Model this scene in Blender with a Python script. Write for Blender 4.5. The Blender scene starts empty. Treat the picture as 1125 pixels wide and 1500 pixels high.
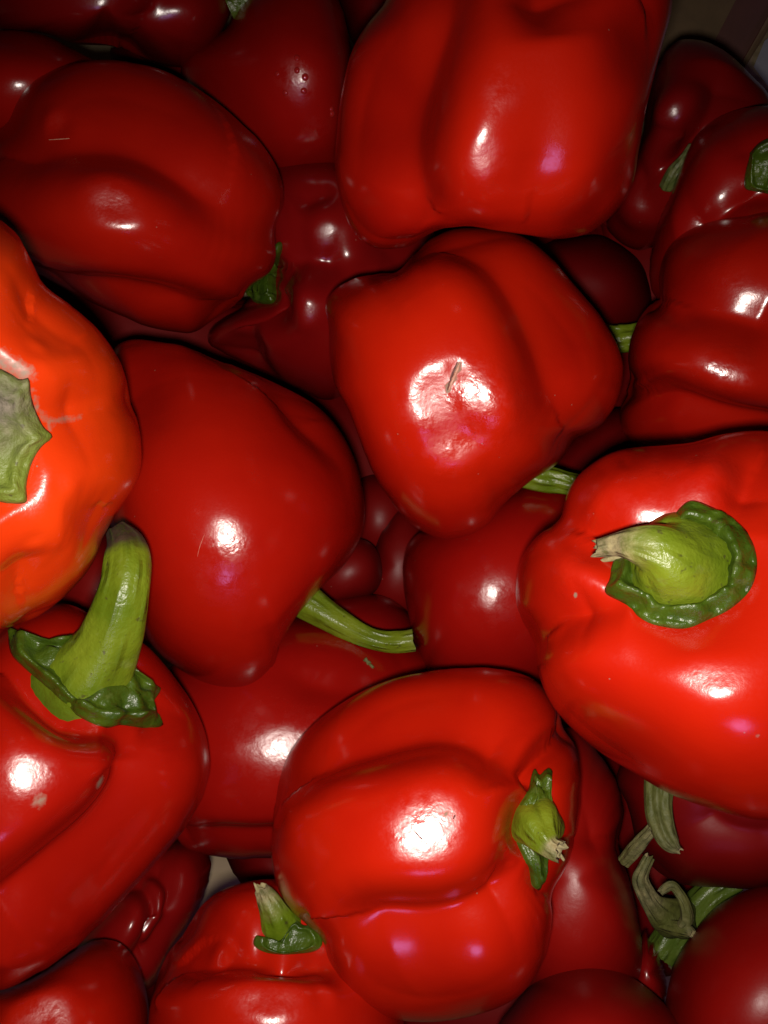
import bpy, math, random
import numpy as np
from mathutils import Vector
from mathutils.bvhtree import BVHTree

# ------------------------------------------------------------------ camera, world, lights
sc = bpy.context.scene
W, H_, F = 1125.0, 1500.0, 1206.0           # photograph size and focal length in its pixels
CAM = np.array([0.0, 0.0, 0.42])            # hand-held camera straight above the open box
cam = bpy.data.cameras.new('camera')
cam.sensor_fit = 'HORIZONTAL'; cam.sensor_width = 36.0; cam.lens = 36.0 * F / W
cam.clip_start = 0.01; cam.clip_end = 20.0
camo = bpy.data.objects.new('camera', cam); sc.collection.objects.link(camo)
camo.location = CAM; sc.camera = camo

w = bpy.data.worlds.new('World'); sc.world = w; w.use_nodes = True
bg = w.node_tree.nodes['Background']
bg.inputs[0].default_value = (0.60, 0.22, 0.34, 1); bg.inputs[1].default_value = 0.003

def lamp(name, kind, loc, energy, colour, size, target=None):
    l = bpy.data.lights.new(name, kind); l.energy = energy; l.color = colour
    if kind == 'AREA':
        l.shape = 'DISK'; l.size = size
    else:
        l.shadow_soft_size = size
    o = bpy.data.objects.new(name, l); sc.collection.objects.link(o); o.location = loc
    if target is not None:
        o.rotation_euler = (Vector(target) - Vector(loc)).to_track_quat('-Z', 'Y').to_euler()
    return o
fl_ = lamp('camera_flash', 'SPOT', (-0.002, -0.0085, 0.419), 2.02, (1.0, 0.91, 0.82), 0.0045, (-0.003, -0.040, 0.0))
fl_.data.spot_size = math.radians(112); fl_.data.spot_blend = 1.0     # a phone flash throws a soft-edged cone
lamp('violet_shop_lamp', 'AREA', (0.03, -0.52, 0.80), 0.50, (0.66, 0.38, 1.0), 0.17, (0, 0, 0.15))

sc.view_settings.view_transform = 'Standard'; sc.view_settings.look = 'None'
sc.cycles.caustics_reflective = False; sc.cycles.caustics_refractive = False
sc.cycles.sample_clamp_indirect = 0.25; sc.cycles.blur_glossy = 1.0
sc.view_settings.exposure = 0.0; sc.view_settings.gamma = 1.0

# ------------------------------------------------------------------ geometry helpers
def ray(px, py):
    v = np.array([(px - W / 2) / F, -(py - H_ / 2) / F, -1.0])
    return v / np.linalg.norm(v)
def at(px, py, D):
    return CAM + ray(px, py) * D
def frame(px, py):
    n = -ray(px, py)                           # towards the camera
    x = np.array([1.0, 0, 0]); x = x - n * np.dot(x, n); x /= np.linalg.norm(x)
    return x, np.cross(n, x), n
def project(P):
    q = P - CAM
    return np.stack([W / 2 + F * q[:, 0] / -q[:, 2], H_ / 2 - F * q[:, 1] / -q[:, 2]], 1)

_cs = {}
def cube_sphere(N):
    if N in _cs: return _cs[N]
    idx = {}; V = []; Fc = []
    t = np.tan(np.linspace(-math.pi / 4, math.pi / 4, N + 1))
    for ax in range(3):
        for sg in (-1, 1):
            g = np.zeros((N + 1, N + 1), int)
            for i in range(N + 1):
                for j in range(N + 1):
                    p = [0, 0, 0]; p[ax] = sg; p[(ax + 1) % 3] = t[i] * sg; p[(ax + 2) % 3] = t[j]
                    k = (round(p[0] * 4e4), round(p[1] * 4e4), round(p[2] * 4e4))
                    if k not in idx:
                        idx[k] = len(V); V.append(p)
                    g[i, j] = idx[k]
            for i in range(N):
                for j in range(N):
                    Fc.append((g[i, j], g[i + 1, j], g[i + 1, j + 1], g[i, j + 1]))
    V = np.array(V, float); V /= np.linalg.norm(V, axis=1)[:, None]
    Fc = np.array(Fc, np.int32)
    _cs[N] = (V, Fc); return _cs[N]

def vnormals(V, Fc):
    a = V[Fc[:, 2]] - V[Fc[:, 0]]; b = V[Fc[:, 3]] - V[Fc[:, 1]]
    n = np.cross(a, b); N = np.zeros_like(V)
    for k in range(4): np.add.at(N, Fc[:, k], n)
    return N / (np.linalg.norm(N, axis=1)[:, None] + 1e-12)

def catmull(pts, n=8, closed=True):
    P = np.array(pts, float); m = len(P); out = []
    for i in range(m if closed else m - 1):
        if closed: p0, p1, p2, p3 = P[i - 1], P[i], P[(i + 1) % m], P[(i + 2) % m]
        else: p0, p1, p2, p3 = P[max(i - 1, 0)], P[i], P[i + 1], P[min(i + 2, m - 1)]
        for t in np.arange(n) / n:
            out.append(0.5 * (2 * p1 + (p2 - p0) * t + (2 * p0 - 5 * p1 + 4 * p2 - p3) * t * t + (3 * p1 - p0 - 3 * p2 + p3) * t ** 3))
    if not closed: out.append(P[-1])
    return np.array(out)

def polar(poly, c, sig=1.6, M=720):
    """radius of a closed outline round c for M directions"""
    P = catmull(poly) - np.array(c, float)
    A = np.vstack([P, P[:1]]); ang = np.linspace(0, 2 * math.pi, M, endpoint=False); R = np.zeros(M)
    p, q = A[:-1], A[1:]
    for k, a in enumerate(ang):
        d = np.array([math.cos(a), math.sin(a)])
        e = q - p; den = d[0] * e[:, 1] - d[1] * e[:, 0]; den[np.abs(den) < 1e-9] = 1e-9
        t = (p[:, 0] * e[:, 1] - p[:, 1] * e[:, 0]) / den
        s = (p[:, 0] * d[1] - p[:, 1] * d[0]) / den
        ok = (t > 0) & (s >= -1e-6) & (s <= 1 + 1e-6)
        R[k] = t[ok].max() if ok.any() else np.nan
    if np.isnan(R).any(): R[np.isnan(R)] = np.nanmean(R)
    f = np.fft.rfft(R); k = np.arange(len(f)); s = math.radians(sig)
    fine = np.fft.irfft(f * np.exp(-0.5 * (k * s) ** 2), M)
    f2 = f.copy(); f2[3:] *= 0.0
    return fine, np.fft.irfft(f2, M)

def waves(P, seed, scale, amp, n=7):
    r = np.random.RandomState(seed); o = np.zeros(len(P))
    for _ in range(n):
        k = r.normal(size=3); k *= scale * r.uniform(0.6, 1.5) / np.linalg.norm(k)
        o += np.sin(P @ k + r.uniform(0, 6.28))
    return o * amp / math.sqrt(n)

def side_of(Q, L):
    best = np.full(len(Q), 1e12); sg = np.ones(len(Q))
    for i in range(len(L) - 1):
        a, b = L[i], L[i + 1]; e = b - a; t = np.clip(((Q - a) @ e) / (e @ e + 1e-9), 0, 1)
        v = Q - (a + t[:, None] * e); d = (v ** 2).sum(1); c = e[0] * (Q - a)[:, 1] - e[1] * (Q - a)[:, 0]
        m = d < best; best[m] = d[m]; sg[m] = (c / (np.linalg.norm(e) * np.sqrt(d) + 1e-6))[m]
    return sg

def smooth_line(L, it=6):
    L = np.array(L)
    for _ in range(it): L[1:-1] = 0.25 * L[:-2] + 0.5 * L[1:-1] + 0.25 * L[2:]
    return L

def seg_dist(P, L):
    """distance of points P to polyline L and the share of its length at the nearest place"""
    best = np.full(len(P), 1e9); st = np.zeros(len(P))
    seg = np.linalg.norm(np.diff(L, axis=0), axis=1); cum = np.concatenate([[0], np.cumsum(seg)]); tot = cum[-1] + 1e-9
    for i in range(len(L) - 1):
        a, b = L[i], L[i + 1]; e = b - a; t = np.clip(((P - a) @ e) / (e @ e + 1e-12), 0, 1)
        d = np.linalg.norm(P - (a + t[:, None] * e), axis=1)
        m = d < best; best[m] = d[m]; st[m] = (cum[i] + t[m] * seg[i]) / tot
    return best, st

def link_mesh(name, V, faces, mat, parent=None, origin=None, smooth=True, attrs=None, kind=None):
    origin = np.zeros(3) if origin is None else np.array(origin)
    me = bpy.data.meshes.new(name)
    me.from_pydata((np.array(V) - origin).tolist(), [], faces if isinstance(faces, list) else faces.tolist())
    if smooth: me.polygons.foreach_set('use_smooth', [True] * len(me.polygons))
    for k, v in (attrs or {}).items():
        a = me.attributes.new(k, 'FLOAT', 'POINT'); a.data.foreach_set('value', np.array(v, np.float32))
    for m in (mat if isinstance(mat, (list, tuple)) else [mat]): me.materials.append(m)
    me.update()
    o = bpy.data.objects.new(name, me); sc.collection.objects.link(o)
    if parent is not None: o.parent = parent
    else: o.location = origin
    if kind: o['kind'] = kind
    return o

# ------------------------------------------------------------------ materials
class NT:
    def __init__(s, name):
        s.m = bpy.data.materials.new(name); s.m.use_nodes = True; s.t = s.m.node_tree
        s.b = s.t.nodes['Principled BSDF']
    def n(s, typ, **kw):
        x = s.t.nodes.new(typ)
        for k, v in kw.items():
            if k.startswith('i_'):
                key = k[2:]; key = int(key) if key.isdigit() else key.replace('_', ' ')
                x.inputs[key].default_value = v
            else: setattr(x, k, v)
        return x
    def l(s, a, b): s.t.links.new(a, b)
    def coord(s): return s.n('ShaderNodeTexCoord').outputs['Object']
    def noise(s, scale, detail=3, rough=0.5, vec=None):
        x = s.n('ShaderNodeTexNoise'); x.inputs['Scale'].default_value = scale; x.inputs['Detail'].default_value = detail
        x.inputs['Roughness'].default_value = rough; s.l(vec or s.coord(), x.inputs['Vector']); return x.outputs['Fac']
    def ramp(s, fac, stops):
        r = s.n('ShaderNodeValToRGB'); e = r.color_ramp.elements
        while len(e) < len(stops): e.new(0.5)
        for k, (p, c) in enumerate(stops):
            e[k].position = p; e[k].color = (c, c, c, 1) if isinstance(c, (int, float)) else (*c, 1)
        s.l(fac, r.inputs[0]); return r.outputs[0]
    def mix(s, fac, a, b):
        x = s.n('ShaderNodeMix', data_type='RGBA')
        for v, k in ((fac, 0), (a, 6), (b, 7)):
            if isinstance(v, tuple): x.inputs[k].default_value = (*v, 1)
            elif isinstance(v, (int, float)): x.inputs[k].default_value = v
            else: s.l(v, x.inputs[k])
        return x.outputs[2]
    def math(s, op, a, b=0.0, clamp=False):
        x = s.n('ShaderNodeMath', operation=op, use_clamp=clamp)
        for k, v in enumerate((a, b)):
            if isinstance(v, (int, float)): x.inputs[k].default_value = v
            else: s.l(v, x.inputs[k])
        return x.outputs[0]
    def attr(s, name): return s.n('ShaderNodeAttribute', attribute_name=name).outputs['Fac']
    def bump(s, h, strength, dist, prev=None):
        x = s.n('ShaderNodeBump'); x.inputs['Strength'].default_value = strength; x.inputs['Distance'].default_value = dist
        s.l(h, x.inputs['Height'])
        if prev is not None: s.l(prev, x.inputs['Normal'])
        return x.outputs[0]

def skin_material(name, col, deep, rough=0.26, spec=0.55):
    """waxy pepper skin; attribute 'scuff' = worn, dented wax, 'cork' = corky pale tissue"""
    T_ = (0.50, 0.36, 0.36); col = tuple(x / t for x, t in zip(col, T_)); deep = tuple(x / t for x, t in zip(deep, T_))
    n = NT(name); co = n.coord()
    big = n.ramp(n.noise(28, 3, 0.55, co), [(0.35, 0.0), (0.7, 1.0)])
    c = n.mix(big, col, deep)
    # lenticels / dust
    vo = n.n('ShaderNodeTexVoronoi'); vo.inputs['Scale'].default_value = 210; n.l(co, vo.inputs['Vector'])
    dot = n.math('LESS_THAN', vo.outputs['Distance'], 0.036)
    sep = n.n('ShaderNodeSeparateColor'); n.l(vo.outputs['Color'], sep.inputs[0])
    pick = n.math('GREATER_THAN', sep.outputs[0], 0.80)
    dust = n.math('MULTIPLY', dot, pick)
    c = n.mix(dust, c, (0.62, 0.30, 0.22))
    cork = n.attr('cork'); cn = n.noise(900, 4, 0.6, co)
    cf = n.ramp(n.math('ADD', cork, n.math('MULTIPLY', cn, 0.7)), [(0.62, 0.0), (1.10, 1.0)])
    c = n.mix(cf, c, (0.48, 0.42, 0.28))
    n.l(c, n.b.inputs['Base Color'])
    scuff = n.attr('scuff')
    fine = n.noise(1500, 3, 0.6, co); mid = n.noise(620, 3, 0.6, co); patch = n.ramp(n.noise(170, 4, 0.65, co), [(0.42, 0.0), (0.56, 1.0)])
    r = n.math('ADD', n.math('MULTIPLY', fine, 0.09), rough - 0.105)
    r = n.math('ADD', r, n.math('MULTIPLY', scuff, n.math('ADD', n.math('MULTIPLY', patch, 0.22), 0.02)))
    r = n.math('ADD', r, n.math('MULTIPLY', cf, 0.4), True)
    n.l(r, n.b.inputs['Coat Roughness']); n.b.inputs['Roughness'].default_value = 0.6
    n.b.inputs['Specular IOR Level'].default_value = 0.0
    n.b.inputs['Coat Weight'].default_value = 1.0; n.b.inputs['Coat IOR'].default_value = 1.0 + 0.5 * min(1.05, (spec / 0.55) ** 0.5)
    n.b.inputs['Coat Tint'].default_value = (*T_, 1)
    n.b.inputs['Subsurface Weight'].default_value = 0.0
    b1 = n.bump(fine, 0.11, 0.00018)
    b0 = n.bump(n.noise(95, 2, 0.5, co), 0.2, 0.0009, b1)
    b3 = n.n('ShaderNodeBump'); b3.inputs['Distance'].default_value = 0.0008
    n.l(n.math('MULTIPLY', n.math('ADD', scuff, 0.12), 0.32, True), b3.inputs['Strength']); n.l(n.noise(210, 3, 0.55, co), b3.inputs['Height']); n.l(b0, b3.inputs['Normal']); b0 = b3.outputs[0]
    b2 = n.n('ShaderNodeBump'); b2.inputs['Distance'].default_value = 0.00055
    n.l(n.math('MULTIPLY', scuff, 0.15), b2.inputs['Strength']); n.l(mid, b2.inputs['Height']); n.l(b0, b2.inputs['Normal'])
    n.l(b2.outputs[0], n.b.inputs['Normal']); n.l(b2.outputs[0], n.b.inputs['Coat Normal'])
    return n.m
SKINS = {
    'red':     skin_material('red_pepper_skin', (0.39, 0.0088, 0.0018), (0.32, 0.0056, 0.0020), 0.25),
    'bright':  skin_material('bright_red_pepper_skin', (0.44, 0.0115, 0.0018), (0.37, 0.0068, 0.0020), 0.25),
    'orange':  skin_material('orange_red_pepper_skin', (0.55, 0.038, 0.0028), (0.52, 0.024, 0.0028), 0.22),
    'deep':    skin_material('deep_red_pepper_skin', (0.33, 0.0072, 0.0020), (0.28, 0.0050, 0.0020), 0.25),
    'crimson': skin_material('crimson_pepper_skin', (0.29, 0.0048, 0.0025), (0.23, 0.0036, 0.0026), 0.27),
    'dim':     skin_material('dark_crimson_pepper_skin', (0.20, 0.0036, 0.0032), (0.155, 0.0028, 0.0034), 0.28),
    'maroon':  skin_material('shaded_maroon_pepper_skin', (0.13, 0.0020, 0.0022), (0.10, 0.0018, 0.0022), 0.60, 0.04),  # darkened and dulled to stand in for the shade deep in the heap
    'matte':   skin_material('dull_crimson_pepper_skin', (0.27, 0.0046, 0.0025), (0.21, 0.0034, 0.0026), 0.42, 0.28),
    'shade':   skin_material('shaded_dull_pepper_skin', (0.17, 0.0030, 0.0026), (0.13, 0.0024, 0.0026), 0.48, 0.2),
}
def stem_material(name, a, b, dryc, rough=0.36, crinkle=0.0009):
    n = NT(name); co = n.coord()
    c = n.mix(n.ramp(n.noise(70, 3, 0.6, co), [(0.32, 0.0), (0.68, 1.0)]), a, b)
    spots = n.ramp(n.noise(650, 2, 0.5, co), [(0.66, 0.0), (0.74, 0.75)])
    c = n.mix(spots, c, (0.05, 0.045, 0.012))
    pale = n.ramp(n.noise(230, 3, 0.6, co), [(0.60, 0.0), (0.80, 0.35)])
    c = n.mix(pale, c, (0.24, 0.28, 0.09))
    c = n.mix(n.attr('foot'), c, (0.040, 0.075, 0.004))
    dry = n.attr('dry'); dn = n.noise(420, 4, 0.65, co)
    df = n.math('MULTIPLY', dry, n.math('ADD', n.math('MULTIPLY', dn, 1.4), 0.35), True)
    dc = n.mix(n.ramp(dn, [(0.35, 0.0), (0.65, 1.0)]), tuple(x * 0.28 for x in dryc), dryc)
    c = n.mix(df, c, dc)
    c = n.mix(n.math('MULTIPLY', n.attr('fibre'), 0.38), c, tuple(x * 0.38 for x in a))
    n.l(c, n.b.inputs['Base Color'])
    n.l(n.math('ADD', n.math('MULTIPLY', df, 0.35), rough), n.b.inputs['Roughness'])
    n.b.inputs['Specular IOR Level'].default_value = 0.45
    fib = n.attr('fibre')
    hf = n.bump(fib, 0.55, 0.0006)
    h = n.bump(n.noise(260, 4, 0.6, co), 0.5, crinkle, n.bump(n.noise(900, 3, 0.6, co), 0.4, 0.0004, hf))
    n.l(h, n.b.inputs['Normal'])
    return n.m
DRY = (0.30, 0.25, 0.12)
M_STEM = stem_material('fresh_green_stem', (0.080, 0.130, 0.004), (0.165, 0.215, 0.012), DRY)
M_STEM_BROWN = stem_material('green_stem_with_dark_brown_tip', (0.080, 0.130, 0.004), (0.165, 0.215, 0.012), (0.050, 0.026, 0.012))
M_STEM_DARK = stem_material('dark_green_stem', (0.05, 0.09, 0.010), (0.09, 0.13, 0.016), DRY)
M_STEM_OLD = stem_material('withered_olive_stem', (0.065, 0.080, 0.012), (0.10, 0.11, 0.020), (0.20, 0.18, 0.075), 0.55)
M_CALYX = stem_material('dark_green_calyx', (0.022, 0.048, 0.003), (0.058, 0.098, 0.005), DRY, 0.36, 0.0016)
M_CALYX_DUSTY = stem_material('dusty_grey_green_calyx', (0.105, 0.155, 0.012), (0.16, 0.19, 0.03), (0.19, 0.16, 0.115), 0.5, 0.0022)
def plain(name, c1, c2, scale, rough=0.7, bump=0.0003):
    n = NT(name); f = n.noise(scale, 4, 0.6)
    n.l(n.mix(n.ramp(f, [(0.3, 0.0), (0.7, 1.0)]), c1, c2), n.b.inputs['Base Color'])
    n.b.inputs['Roughness'].default_value = rough; n.l(n.bump(f, 0.6, bump), n.b.inputs['Normal'])
    return n.m
M_CUT = plain('dried_cut_stem_fibre', (0.14, 0.12, 0.04), (0.36, 0.31, 0.16), 500, 0.75, 0.0006)

# ------------------------------------------------------------------ pepper builder
class Pepper: pass
DEBUG = False
def pepper(label, poly, D, skin='red', c=None, h=None, n=2.12, apex=None, grooves=(), bumps=(), scuffs=(), corks=(), N=56, seed=1,
           wob=0.0005, amp=1.15, group='red bell peppers heaped in the cardboard box', tilt=(0, 0), setback=(), flats=()):
    """one pepper: poly = its outline (photo pixels) at distance D; grooves (pts, width px, depth mm[, fade]) run over the skin;
    bumps (x, y, radius px, height mm)"""
    pc = np.mean(catmull(poly), axis=0) if c is None else np.array(c, float)
    fine, low = polar(poly, pc)
    C0 = at(pc[0], pc[1], D); ex, ey, ez = frame(pc[0], pc[1])
    S = D / F                                         # metres per pixel at this distance
    ca = ez @ np.array([0, 0, 1.0])                  # off-axis stretch of the pinhole picture
    V0, Fc = cube_sphere(N)
    rho = np.hypot(V0[:, 0], V0[:, 1]); phi = np.arctan2(-V0[:, 1], V0[:, 0]) % (2 * math.pi)   # pixel y runs down
    u = rho ** (2 / n); hz = np.sign(V0[:, 2]) * np.abs(V0[:, 2]) ** (2 / n)
    k = phi / (2 * math.pi) * 720
    fr = np.interp(k, np.arange(721), np.append(fine, fine[0])); lo = np.interp(k, np.arange(721), np.append(low, low[0]))
    R = lo + (fr - lo) * u ** 3
    # outline pixel -> direction -> plane through the pepper's centre, perpendicular to the line of sight
    off = np.stack([np.cos(phi), np.sin(phi)], 1) * (R * u)[:, None]
    if apex is not None:
        a = np.array(apex, float) - pc; f = np.where(hz > 0, hz ** 2, 0.0)
        off = off + a[None, :] * f[:, None] * 0.75
    dirs = np.stack([(pc[0] + off[:, 0] - W / 2) / F, -(pc[1] + off[:, 1] - H_ / 2) / F, -np.ones(len(off))], 1)
    t = ((C0 - CAM) @ ez) / (dirs @ ez)
    plane = CAM + dirs * t[:, None]
    Hh = ((0.92 * np.mean(low) * S) if h is None else h) * 1.17
    P = plane + ez[None, :] * (hz * Hh)[:, None]
    if tilt != (0, 0):
        P = P + ez[None, :] * ((off @ np.array(tilt)) * S * np.clip(1 - u ** 2, 0, 1))[:, None]
    Nn = vnormals(P, Fc)
    if (Nn * (P - C0)).sum() < 0: Fc = Fc[:, ::-1]; Nn = -Nn
    px = project(P); front = (Nn @ ez) > -0.15
    fi = np.where(front)[0]
    def surf(p):
        d2 = ((px[fi] - p) ** 2).sum(1); k = np.argpartition(d2, 6)[:6]; wt = 1 / (d2[k] + 2.0)
        return (P[fi[k]] * wt[:, None]).sum(0) / wt.sum()
    rimf = 0.32 + 0.68 * np.clip(Nn @ ez, 0, 1) ** 0.8   # folds grow shallow where the skin turns away
    disp = np.zeros(len(P)); scf = np.zeros(len(P)); crk = np.zeros(len(P))
    Pm = P - 2 * np.minimum(0, (P - C0) @ ez)[:, None] * ez[None, :]; pxm = project(Pm)   # folds carry on round the far side
    for g in grooves:
        L = catmull(g[0], 5, False)
        L3 = smooth_line([surf(p) for p in L]); wd = g[1] * S * 0.85; dep = g[2] * 0.001 * amp; fade = g[3] if len(g) > 3 else (0.25, 0.15)
        d, s = seg_dist(Pm, L3)
        # steep on the near lobe, a long gentle rise on the lobe behind
        sd = side_of(pxm, L) * np.sign(side_of(pc[None, :] if apex is None else np.array([apex], float), L))
        wn = wd * (1.45 - 0.5 * sd)
        e = (g[4] if len(g) > 4 else 0.28) * wd; d = np.sqrt(d * d + e * e) - e
        f = np.clip(1 - d / wn, 0, 1) ** 2
        env = np.ones(len(P))
        if fade[0] > 0: env *= np.clip(s / fade[0], 0, 1)
        if fade[1] > 0: env *= np.clip((1 - s) / fade[1], 0, 1)
        disp -= dep * f * env * rimf
    for b in bumps:
        q = surf((b[0], b[1])); d = np.linalg.norm(P - q, axis=1)
        disp += b[3] * 0.001 * np.exp(-(d / (b[2] * S)) ** 2)
    for b in setback:                                 # a whole side of the fruit lying further back
        q = np.array([b[0], b[1]], float); d = np.linalg.norm(px - q, axis=1)
        P = P - ez[None, :] * (b[3] * 0.001 * np.exp(-(d / b[2]) ** 2) * np.clip(hz * 1.5, 0, 1))[:, None]
    disp += waves(P, seed, 70, wob) + waves(P, seed + 50, 190, wob * 0.22)
    Q = P + Nn * disp[:, None]
    for _ in range(2):                                # bring the outline back to the traced one after the grooves
        rel = project(Q) - pc; ph = np.arctan2(rel[:, 1], rel[:, 0]) % (2 * math.pi); rr = np.hypot(rel[:, 0], rel[:, 1])
        B = 120; bi = (ph / (2 * math.pi) * B).astype(int) % B; mx = np.zeros(B); np.maximum.at(mx, bi, rr)
        tg = fine.reshape(B, 6).max(1); ra = np.clip(tg / np.maximum(mx, 1), 0.8, 1.3)
        ra = 0.15 * np.roll(ra, 1) + 0.7 * ra + 0.15 * np.roll(ra, -1); cen = (np.arange(B) + 0.5) / B * 2 * math.pi
        k_ = np.interp(ph, np.concatenate([[cen[-1] - 2 * math.pi], cen, [cen[0] + 2 * math.pi]]), np.concatenate([[ra[-1]], ra, [ra[0]]]))
        m_ = np.interp(ph, np.concatenate([[cen[-1] - 2 * math.pi], cen, [cen[0] + 2 * math.pi]]), np.concatenate([[mx[-1]], mx, [mx[0]]]))
        q = Q - C0; pl = q - (q @ ez)[:, None] * ez[None, :]
        Q = Q + pl * ((k_ - 1) * np.clip(rr / m_, 0, 1) ** 2)[:, None]
    for b in flats:                                  # pressed, flatter places that throw back the flash as a patch
        d2 = ((project(Q)[fi] - np.array(b[:2], float)) ** 2).sum(1); q = Q[fi[np.argmin(d2)]]
        nr = (CAM + np.array([-0.001, -0.004, 0]) - q); nr /= np.linalg.norm(nr)
        d = np.linalg.norm(Q - q, axis=1); lx = (Q - q) @ ex; ly = (Q - q) @ ey
        asp = b[4] if len(b) > 4 else 1.0; an = math.radians(b[5]) if len(b) > 5 else 0.0
        u_ = (lx * math.cos(an) + ly * math.sin(an)) / asp; v_ = -lx * math.sin(an) + ly * math.cos(an); w_ = (Q - q) @ ez
        d = np.sqrt(u_ ** 2 + v_ ** 2 + (w_ * 0.7) ** 2)
        hg = (Q - q) @ nr
        Q = Q - nr[None, :] * (hg * b[3] * np.exp(-(d / (b[2] * S)) ** 3))[:, None]
    pq = project(Q)
    def surf2(p):
        d2 = ((pq[fi] - p) ** 2).sum(1); return Q[fi[np.argmin(d2)]]
    for b in scuffs:
        q = surf2((b[0], b[1])); d = np.linalg.norm(Q - q, axis=1); scf = np.maximum(scf, b[3] * np.exp(-(d / (b[2] * S)) ** 4))
    for b in corks:
        if len(b) == 4 and not hasattr(b[0], '__len__'):
            q = surf2((b[0], b[1])); d = np.linalg.norm(Q - q, axis=1)
            crk = np.maximum(crk, b[3] * np.exp(-(d / (b[2] * S)) ** 2))
        else:
            L3 = smooth_line([surf2(p) for p in catmull(b[0], 5, False)], 1); d, s = seg_dist(Q, L3)
            crk = np.maximum(crk, b[2] * np.exp(-(d / (b[1] * S)) ** 2))
    base = C0 - np.array([0, 0, Hh])
    if DEBUG:
        rel = project(Q) - pc; ph = np.arctan2(rel[:, 1], rel[:, 0]) % (2 * math.pi); rr = np.hypot(rel[:, 0], rel[:, 1])
        mx = np.zeros(60); np.maximum.at(mx, (ph / (2 * math.pi) * 60).astype(int) % 60, rr); dd = mx - fine.reshape(60, 12).max(1)
        print('SIL', label[:40], np.round(dd[[0, 6, 12, 18, 24, 30, 36, 42, 48, 54]]), 'rms', round(float(np.sqrt((dd ** 2).mean())), 1))
    e = bpy.data.objects.new('bell_pepper', None); sc.collection.objects.link(e); e.location = base
    e.empty_display_size = 0.01
    e['label'] = label; e['category'] = 'bell pepper'; e['group'] = group
    o = Pepper(); o.e = e; o.base = base; o.D = D; o.ez = ez; o.C0 = C0
    o.body = link_mesh('body', Q, Fc, SKINS[skin], e, base, attrs={'scuff': scf, 'cork': crk})
    o.bvh = BVHTree.FromPolygons([tuple(v) for v in Q], [tuple(f) for f in Fc.tolist()])
    return o

def on_skin(p, px, py, default=None):
    d = ray(px, py); hit = p.bvh.ray_cast(Vector(CAM), Vector(d))
    if hit[0] is not None: return np.array(hit[0]), np.array(hit[1])
    near = p.bvh.find_nearest(Vector(at(px, py, p.D)))
    return np.array(near[0]), np.array(near[1])

def calyx(p, cpt, poly, mat=None, lift=0.0010, thick=0.0016, crinkle=0.0009, seed=3, bowl=0.0, dry=(), kind='calyx', inner=0.0):
    """leafy collar under a stem, laid over the skin: grid from centre to the traced rim with a rolled edge"""
    mat = mat or M_CALYX
    fine, low = polar(poly, cpt, 1.0)
    K, J = 160, 26
    V = []; drya = []
    r = np.random.RandomState(seed)
    ph = r.uniform(0, 6.28, 8)
    top = np.zeros((J + 1, K), int)
    for j in range(J + 1):
        s = 0.06 + 0.94 * j / J
        for k in range(K):
            a = 2 * math.pi * k / K; R = np.interp(k / K * 720, np.arange(721), np.append(fine, fine[0])) * s
            x, y = cpt[0] + math.cos(a) * R, cpt[1] + math.sin(a) * R
            q, nn = on_skin(p, x, y)
            c = crinkle * float(waves(q[None, :], seed, 1100, 0.42, 6)[0] + waves(q[None, :], seed + 9, 2300, 0.16, 5)[0]) * min(1, 1.6 * s)
            ridge = crinkle * 1.3 * math.exp(-((s - 0.80) / 0.08) ** 2)
            z = lift + thick * (1 - 0.55 * s ** 3) + c + ridge + bowl * (1 - s) ** 1.5
            if j == J: z = lift * 0.9
            q = q + (0.45 * nn + 0.55 * p.ez) / np.linalg.norm(0.45 * nn + 0.55 * p.ez) * z
            top[j, k] = len(V); V.append(q)
            dv = 0.0
            for (dx, dy, dr, da) in dry: dv = max(dv, da * math.exp(-((x - dx) ** 2 + (y - dy) ** 2) / dr ** 2))
            drya.append(dv)
    rim = []
    for k in range(K):
        a = 2 * math.pi * k / K; R = np.interp(k / K * 720, np.arange(721), np.append(fine, fine[0])) * 0.93
        q, nn = on_skin(p, cpt[0] + math.cos(a) * R, cpt[1] + math.sin(a) * R)
        rim.append(len(V)); V.append(q - nn * 0.0012); drya.append(0)
    Fc = []
    for j in range(J):
        for k in range(K):
            k2 = (k + 1) % K; Fc.append((int(top[j, k]), int(top[j, k2]), int(top[j + 1, k2]), int(top[j + 1, k])))
    for k in range(K):
        k2 = (k + 1) % K; Fc.append((int(top[J, k]), int(top[J, k2]), rim[k2], rim[k]))
    Fc.append(tuple(int(x) for x in top[0][::-1]))
    return link_mesh(kind, V, Fc, mat, p.e, p.base, attrs={'dry': drya})

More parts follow.
